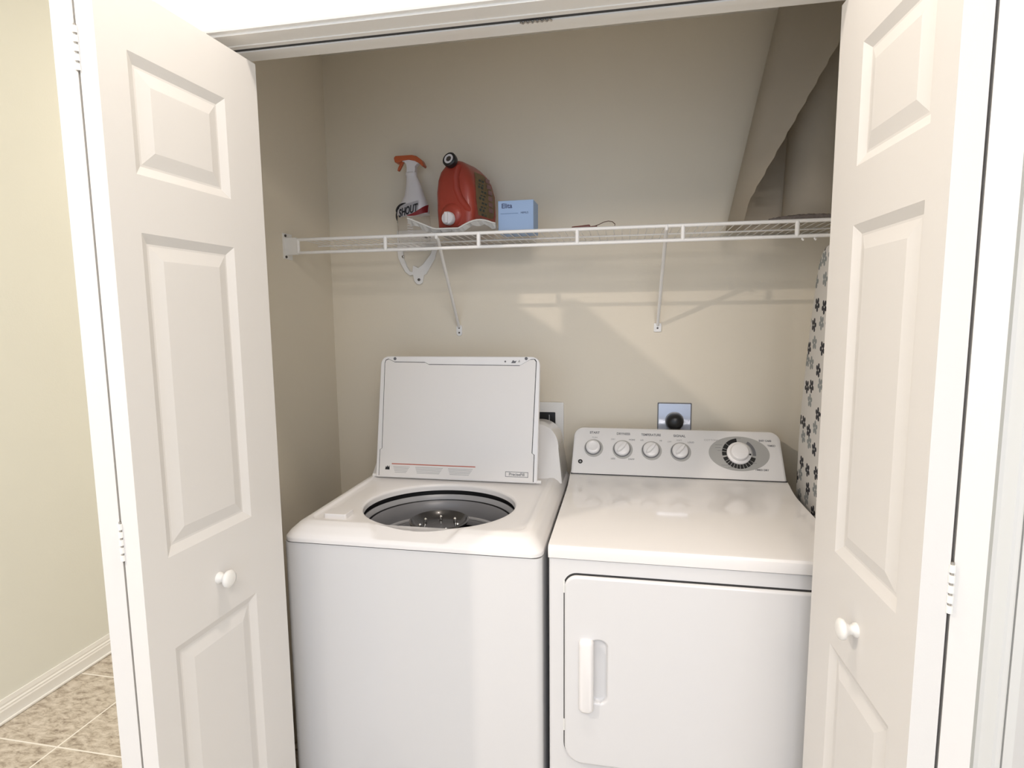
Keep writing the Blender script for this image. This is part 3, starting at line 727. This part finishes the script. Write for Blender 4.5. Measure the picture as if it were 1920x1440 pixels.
obj('cap_disc', lathe(bmesh.new(), [(.0135, .0074), (.0135, .0088), (.0078, .0088), (.0078, .0074)], cf, 32, (0, 0)), 'bwhite', cp)
obj('cap_core', lathe(bmesh.new(), [(.0062, .0074), (.0062, .0095), (.003, .010)], cf, 20), 'screw', cp)
# label on the long side: tan oval with dark printed marks
def side_x(z):
    zz = [0, .06, .12, .16, .185, .205]; xx = [.066, .074, .072, .062, .050, .034]
    for i in range(5):
        if z <= zz[i + 1]: return xx[i] + (xx[i + 1] - xx[i]) * (z - zz[i]) / (zz[i + 1] - zz[i])
    return .034
bm = bmesh.new()
grid = []
for i in range(13):
    v = i / 12; z = .012 + .175 * v; hw = .072 * math.sin(PI * (.10 + .80 * v)) ** .6
    grid.append([bm.verts.new((side_x(z) + .0012, -hw * .95 + 2 * hw * .95 * k / 6, z)) for k in range(7)])
for a, b in zip(grid, grid[1:]):
    for k in range(6): bm.faces.new((a[k], a[k + 1], b[k + 1], b[k]))
bmesh.ops.solidify(bm, geom=bm.faces[:], thickness=.0008); lb = obj('label', bm, 'label', jg)
bm = bmesh.new()
for k in range(11):
    z = .030 + k * .0125; y = -.038 + .010 * math.sin(k * 2.1)
    for j in range(2):
        yy = y + j * .022; h = .004 + .002 * ((k * 7 + j * 3) % 3)
        bx(bm, (side_x(z) + .0010, yy, z), (side_x(z) + .0024, yy + .013, z + h))
obj('label_marks', bm, 'labdark', lb)
bm = bmesh.new()
for k in range(6):
    z = .060 + k * .02; bx(bm, (side_x(z) + .0008, .022, z), (side_x(z) + .0024, .050, z + .014))
obj('label_picture', bm, 'labpurple', lb)

# ------------------------------------------------------------------ plastic drip tray under the jug
ty = empty('plastic_tray', (-.37, -.17, 1.7335)); tag(ty, 'crumpled white plastic tray squashed under the red jug', 'tray')
bm = bmesh.new(); rows = []
NX, NY = 34, 12
for j in range(NY + 1):
    y = -.120 + .215 * j / NY; row = []
    for i in range(NX + 1):
        x = -.150 + .290 * i / NX
        e = abs(x + .005) ; z = .004
        if x < -.060: z += (abs(x) - .060) * .42
        if x > .02: z += .020 * math.sin(min(1, (x - .02) / .115) * PI * .80)
        fr = max(0, (-.085 - y) / .035); z += (.010 * fr if abs(x + .03) > .03 else 0)
        z += .0016 * math.sin(61 * x + 3 * j) * math.sin(47 * y + i)
        if -.075 < x < .065 and y > -.10: z = min(z, .022)
        row.append(bm.verts.new((x, y + .004 * math.sin(9 * x), max(.003, z))))
    rows.append(row)
for a, b in zip(rows, rows[1:]):
    for k in range(NX): bm.faces.new((a[k], a[k + 1], b[k + 1], b[k]))
bmesh.ops.solidify(bm, geom=bm.faces[:], thickness=.0015)
obj('tray_sheet', bm, 'tray', ty, smooth=50)
rim = [( -.150 + .290 * i / 24, -.1215 + .004 * math.sin(9 * (-.150 + .29 * i / 24)), max(.005, .004 + (max(0, (abs(-.150 + .29 * i / 24) - .060)) * .42 if i < 9 else 0) + (.024 * math.sin(min(1, (-.150 + .29 * i / 24 - .02) / .115) * PI * .85) if -.150 + .29 * i / 24 > .02 else 0) + .010)) for i in range(25)]
bm = bmesh.new(); A = []; B = []
for k, p in enumerate(rim):
    A.append(bm.verts.new((p[0], p[1], p[2]))); B.append(bm.verts.new((p[0] + .002 * math.sin(3 * k), p[1] + .006 + .004 * math.sin(2.3 * k), max(.001, p[2] - .016 - .004 * math.sin(1.7 * k)))))
for k in range(24): bm.faces.new((A[k], A[k + 1], B[k + 1], B[k]))
bmesh.ops.solidify(bm, geom=bm.faces[:], thickness=.0015); obj('tray_lip', bm, 'tray', ty)
obj('tray_rim', tube(bmesh.new(), rim, .0028, 8), 'tray', ty, smooth=60)

# ------------------------------------------------------------------ blue carton
bb = empty('tissue_box', (-.172, -.195, 1.7335), math.radians(-1)); tag(bb, 'small light blue carton with dark lettering standing on the wire shelf', 'box')
ca = obj('carton', box((-.058, -.045, 0), (.058, .045, .102)), 'bluebox', bb, bevel=.0012)
text('carton_lettering', 'Elita', .021, frame((-.029, -.0455, .085), (1, 0, 0), (0, 0, 1)), 'bluedark', bb, bold=.0004)
text('carton_lettering', 'MIMUS', .0085, frame((.029, -.0455, .062), (1, 0, 0), (0, 0, 1)), 'bluedark', bb)
obj('carton_line', box((-.050, -.0458, .0605), (.008, -.0448, .0622)), 'blueline', bb)

# ------------------------------------------------------------------ small brown tool with a cord loop
tl = empty('lint_comb', (.045, -.262, 1.7335)); tag(tl, 'small dark red brown comb with a cord loop lying on the shelf', 'comb')
bm = bmesh.new(); mt = Matrix.Rotation(-.10, 4, 'Y') @ Matrix.Rotation(.15, 4, 'Z')
bx(bm, (-.036, -.009, .0), (.022, .009, .011), mt); obj('handle', bm, 'brown', tl, bevel=.003)
bm = bmesh.new(); bx(bm, (.018, -.006, .001), (.044, .006, .006), mt); obj('tail', bm, 'brown', tl, bevel=.002)
obj('cord_loop', tube(bmesh.new(), [(.036, 0, .008), (.050, 0, .013), (.064, -.002, .019), (.078, -.004, .021), (.090, -.002, .019), (.098, .004, .012), (.096, .012, .004), (.080, .016, .003), (.060, .012, .003), (.040, .004, .004)], .0012, 6), 'cord', tl, smooth=True)

# ------------------------------------------------------------------ beige sheet rolled in the upper right corner
bm = bmesh.new(); rings = []
NZ = 44
for j in range(NZ + 1):
    z = 1.737 + (2.438 - 1.737) * j / NZ; t = (z - 1.737)
    xb_ = .492 + .205 * t; xe = min(.857, .498 + .53 * t + .0016 * (j % 3 - 1))
    rc, rr_ = .745 + .02 * t, .085 - .01 * t
    path = [(rc + rr_ * math.cos(a), -.115 + rr_ * math.sin(a)) for a in [(.35 - k * .29) for k in range(15)]]
    path += [(xb_ + .085, -.030), (xb_ + .045, -.038)]
    path += [(xb_ + .018, -.060), (xb_ + .004, -.085), (xb_, -.120), (xb_ + .003, -.16), (xb_ + .012, -.20)]
    x1 = xb_ + .012
    path += [(x1 + (max(xe, x1 + .012) - x1) * k / 6, -.20 - .085 * (k / 6) ** .8) for k in range(1, 7)]
    rings.append([bm.verts.new((x, y, z)) for x, y in path])
loft(bm, rings, caps=False, cyc=False)
bmesh.ops.solidify(bm, geom=bm.faces[:], thickness=.0025)
rl = obj('rolled_sheet', bm, 'roll', None, smooth=60)
tag(rl, 'large beige sheet rolled loosely and standing in the shelf corner', 'rolled sheet')
# woven mat heap on the shelf beside the roll
bm = bmesh.new(); rows = []
for j in range(11):
    row = []
    for i in range(25):
        u = i / 24; v = j / 10
        x = .585 + .225 * u; y = -.292 + .075 * v
        h = .004 + .014 * math.sin(PI * u) ** .7 * (.55 + .45 * math.sin(PI * v)) + .002 * math.sin(i * 1.9 + j)
        row.append(bm.verts.new((x, y, 1.7340 + h)))
    rows.append(row)
for a, b in zip(rows, rows[1:]):
    for k in range(24): bm.faces.new((a[k], a[k + 1], b[k + 1], b[k]))
r = bmesh.ops.extrude_face_region(bm, geom=bm.faces[:]); 
for v in [g for g in r['geom'] if isinstance(g, bmesh.types.BMVert)]: v.co.z = 1.7340
mh = obj('woven_mat', bm, 'mesh', None, smooth=50); tag(mh, 'rumpled grey woven mat lying on the shelf in front of the roll', 'mat')

# ------------------------------------------------------------------ washer supply box and dryer outlet on the back wall
wb = empty('laundry_outlet_box', (-.115, 0, 1.0)); tag(wb, 'white recessed laundry outlet box on the wall behind the washer', 'outlet box')
bm = bmesh.new()
q = lambda u, v, d: (u + .115, d, v - 1.0)
bm = prism(rrect(-.200, -.042, .868, 1.148, .004, 3), q, -.010, -.0003); fr = obj('frame', bm, 'trim', wb, bevel=.002)
cut(fr, prism(rrect(-.182, -.073, .905, 1.110, .002, 2), q, -.02, -.002))
obj('recess', prism(rrect(-.182, -.073, .905, 1.110, .002, 2), q, -.0025, -.0015), 'black', wb)
obj('valve_ribs', box((.018, -.009, .045), (.021, -.002, .10)), 'lgrey', wb)
ou = empty('dryer_outlet', (.355, 0, 1.10)); tag(ou, 'square steel outlet plate with a fat black plug behind the dryer', 'electrical outlet')
q = lambda u, v, d: (u - .355, d, v - 1.10)
obj('plate_edge', prism(rrect(.2955, .4135, 1.034, 1.1525, .003, 3), q, -.0025, -.0003), 'print', ou)
obj('cover_plate', prism(rrect(.2985, .4105, 1.037, 1.1495, .003, 3), q, -.005, -.0003), 'outlet', ou, bevel=.001)
fo = frame((.000, -.005, -.013), (1, 0, 0), (0, 0, 1))
obj('receptacle', lathe(bmesh.new(), [(.033, 0), (.032, .006), (.028, .008)], fo, 32), 'lgrey', ou, smooth=40)
pg = obj('plug', lathe(bmesh.new(), [(.030, .006), (.030, .020), (.026, .034), (.016, .042), (.001, .043)], fo, 32), 'black', ou, smooth=40)
obj('power_cord', tube(bmesh.new(), [(0, -.035, -.030), (0, -.034, -.07), (0, -.030, -.16), (.01, -.024, -.30)], .009, 10), 'black', pg, smooth=True)

# ------------------------------------------------------------------ ironing board beside the dryer
ib = empty('ironing_board', (.735, -.375, 0)); tag(ib, 'ironing board with black flowered cover standing upright beside the dryer', 'ironing board')
pts = []
zt = 1.652; half = .19
prof_w = [(0, .0), (.004, .022), (.015, .045), (.04, .068), (.09, .088), (.16, .108), (.25, .130), (.35, .153), (.46, .175), (.58, .187), (.75, .190), (1.10, .190), (1.30, .183), (1.335, .170), (1.345, .15)]
left = [(w_, zt - d_) for d_, w_ in prof_w]
outl = [(y, z) for y, z in left] + [(-y, z) for y, z in left[::-1][:-1]]
def bmq(u, v, d): return (d, u, v)
bm = bmesh.new(); rings = []
for d, s in ((-.017, .955), (-.015, .985), (-.010, 1), (.006, 1), (.010, .985)):
    rings.append([bm.verts.new((d, u * s, (zt - .67) + (v - (zt - .67)) * (1 - (1 - s) * .25))) for u, v in outl])
loft(bm, rings); obj('padded_cover', bm, 'flower', ib, smooth=50)
obj('leg', tube(bmesh.new(), [(.022, -.12, .05), (.022, -.06, 1.25)], .010, 10), 'boardframe', ib, smooth=True)
obj('leg', tube(bmesh.new(), [(.022, .12, .05), (.022, .06, 1.25)], .010, 10), 'boardframe', ib, smooth=True)
obj('foot', tube(bmesh.new(), [(.022, -.17, .011), (.022, -.12, .05)], .010, 10), 'black', ib, smooth=True)
obj('foot', tube(bmesh.new(), [(.022, .17, .011), (.022, .12, .05)], .010, 10), 'black', ib, smooth=True)

# ------------------------------------------------------------------ ceiling lamps that light the closet front, the last two added for fill
for (x, y, z, lab, rr) in ((-1.72, -2.30, CH, 'round recessed ceiling lamp left of the closet doors', .06), (-.05, -1.33, CH, 'round recessed ceiling lamp in front of the closet header', .08), (-1.35, .55, CH, 'added round ceiling lamp that brightens the long hall wall', .08), (.55, -3.15, CH, 'added wide ceiling lamp that brightens the closet', .64)):
    c = empty('ceiling_lamp', (x, y, z)); tag(c, lab, 'ceiling lamp', 'ceiling lamps')
    obj('lamp_trim', lathe(bmesh.new(), [(rr + .02, CH - z), (rr + .018, -.005), (rr, -.006), (rr, CH - z)], None, 40, (0, 0)), 'trim', c, smooth=40)
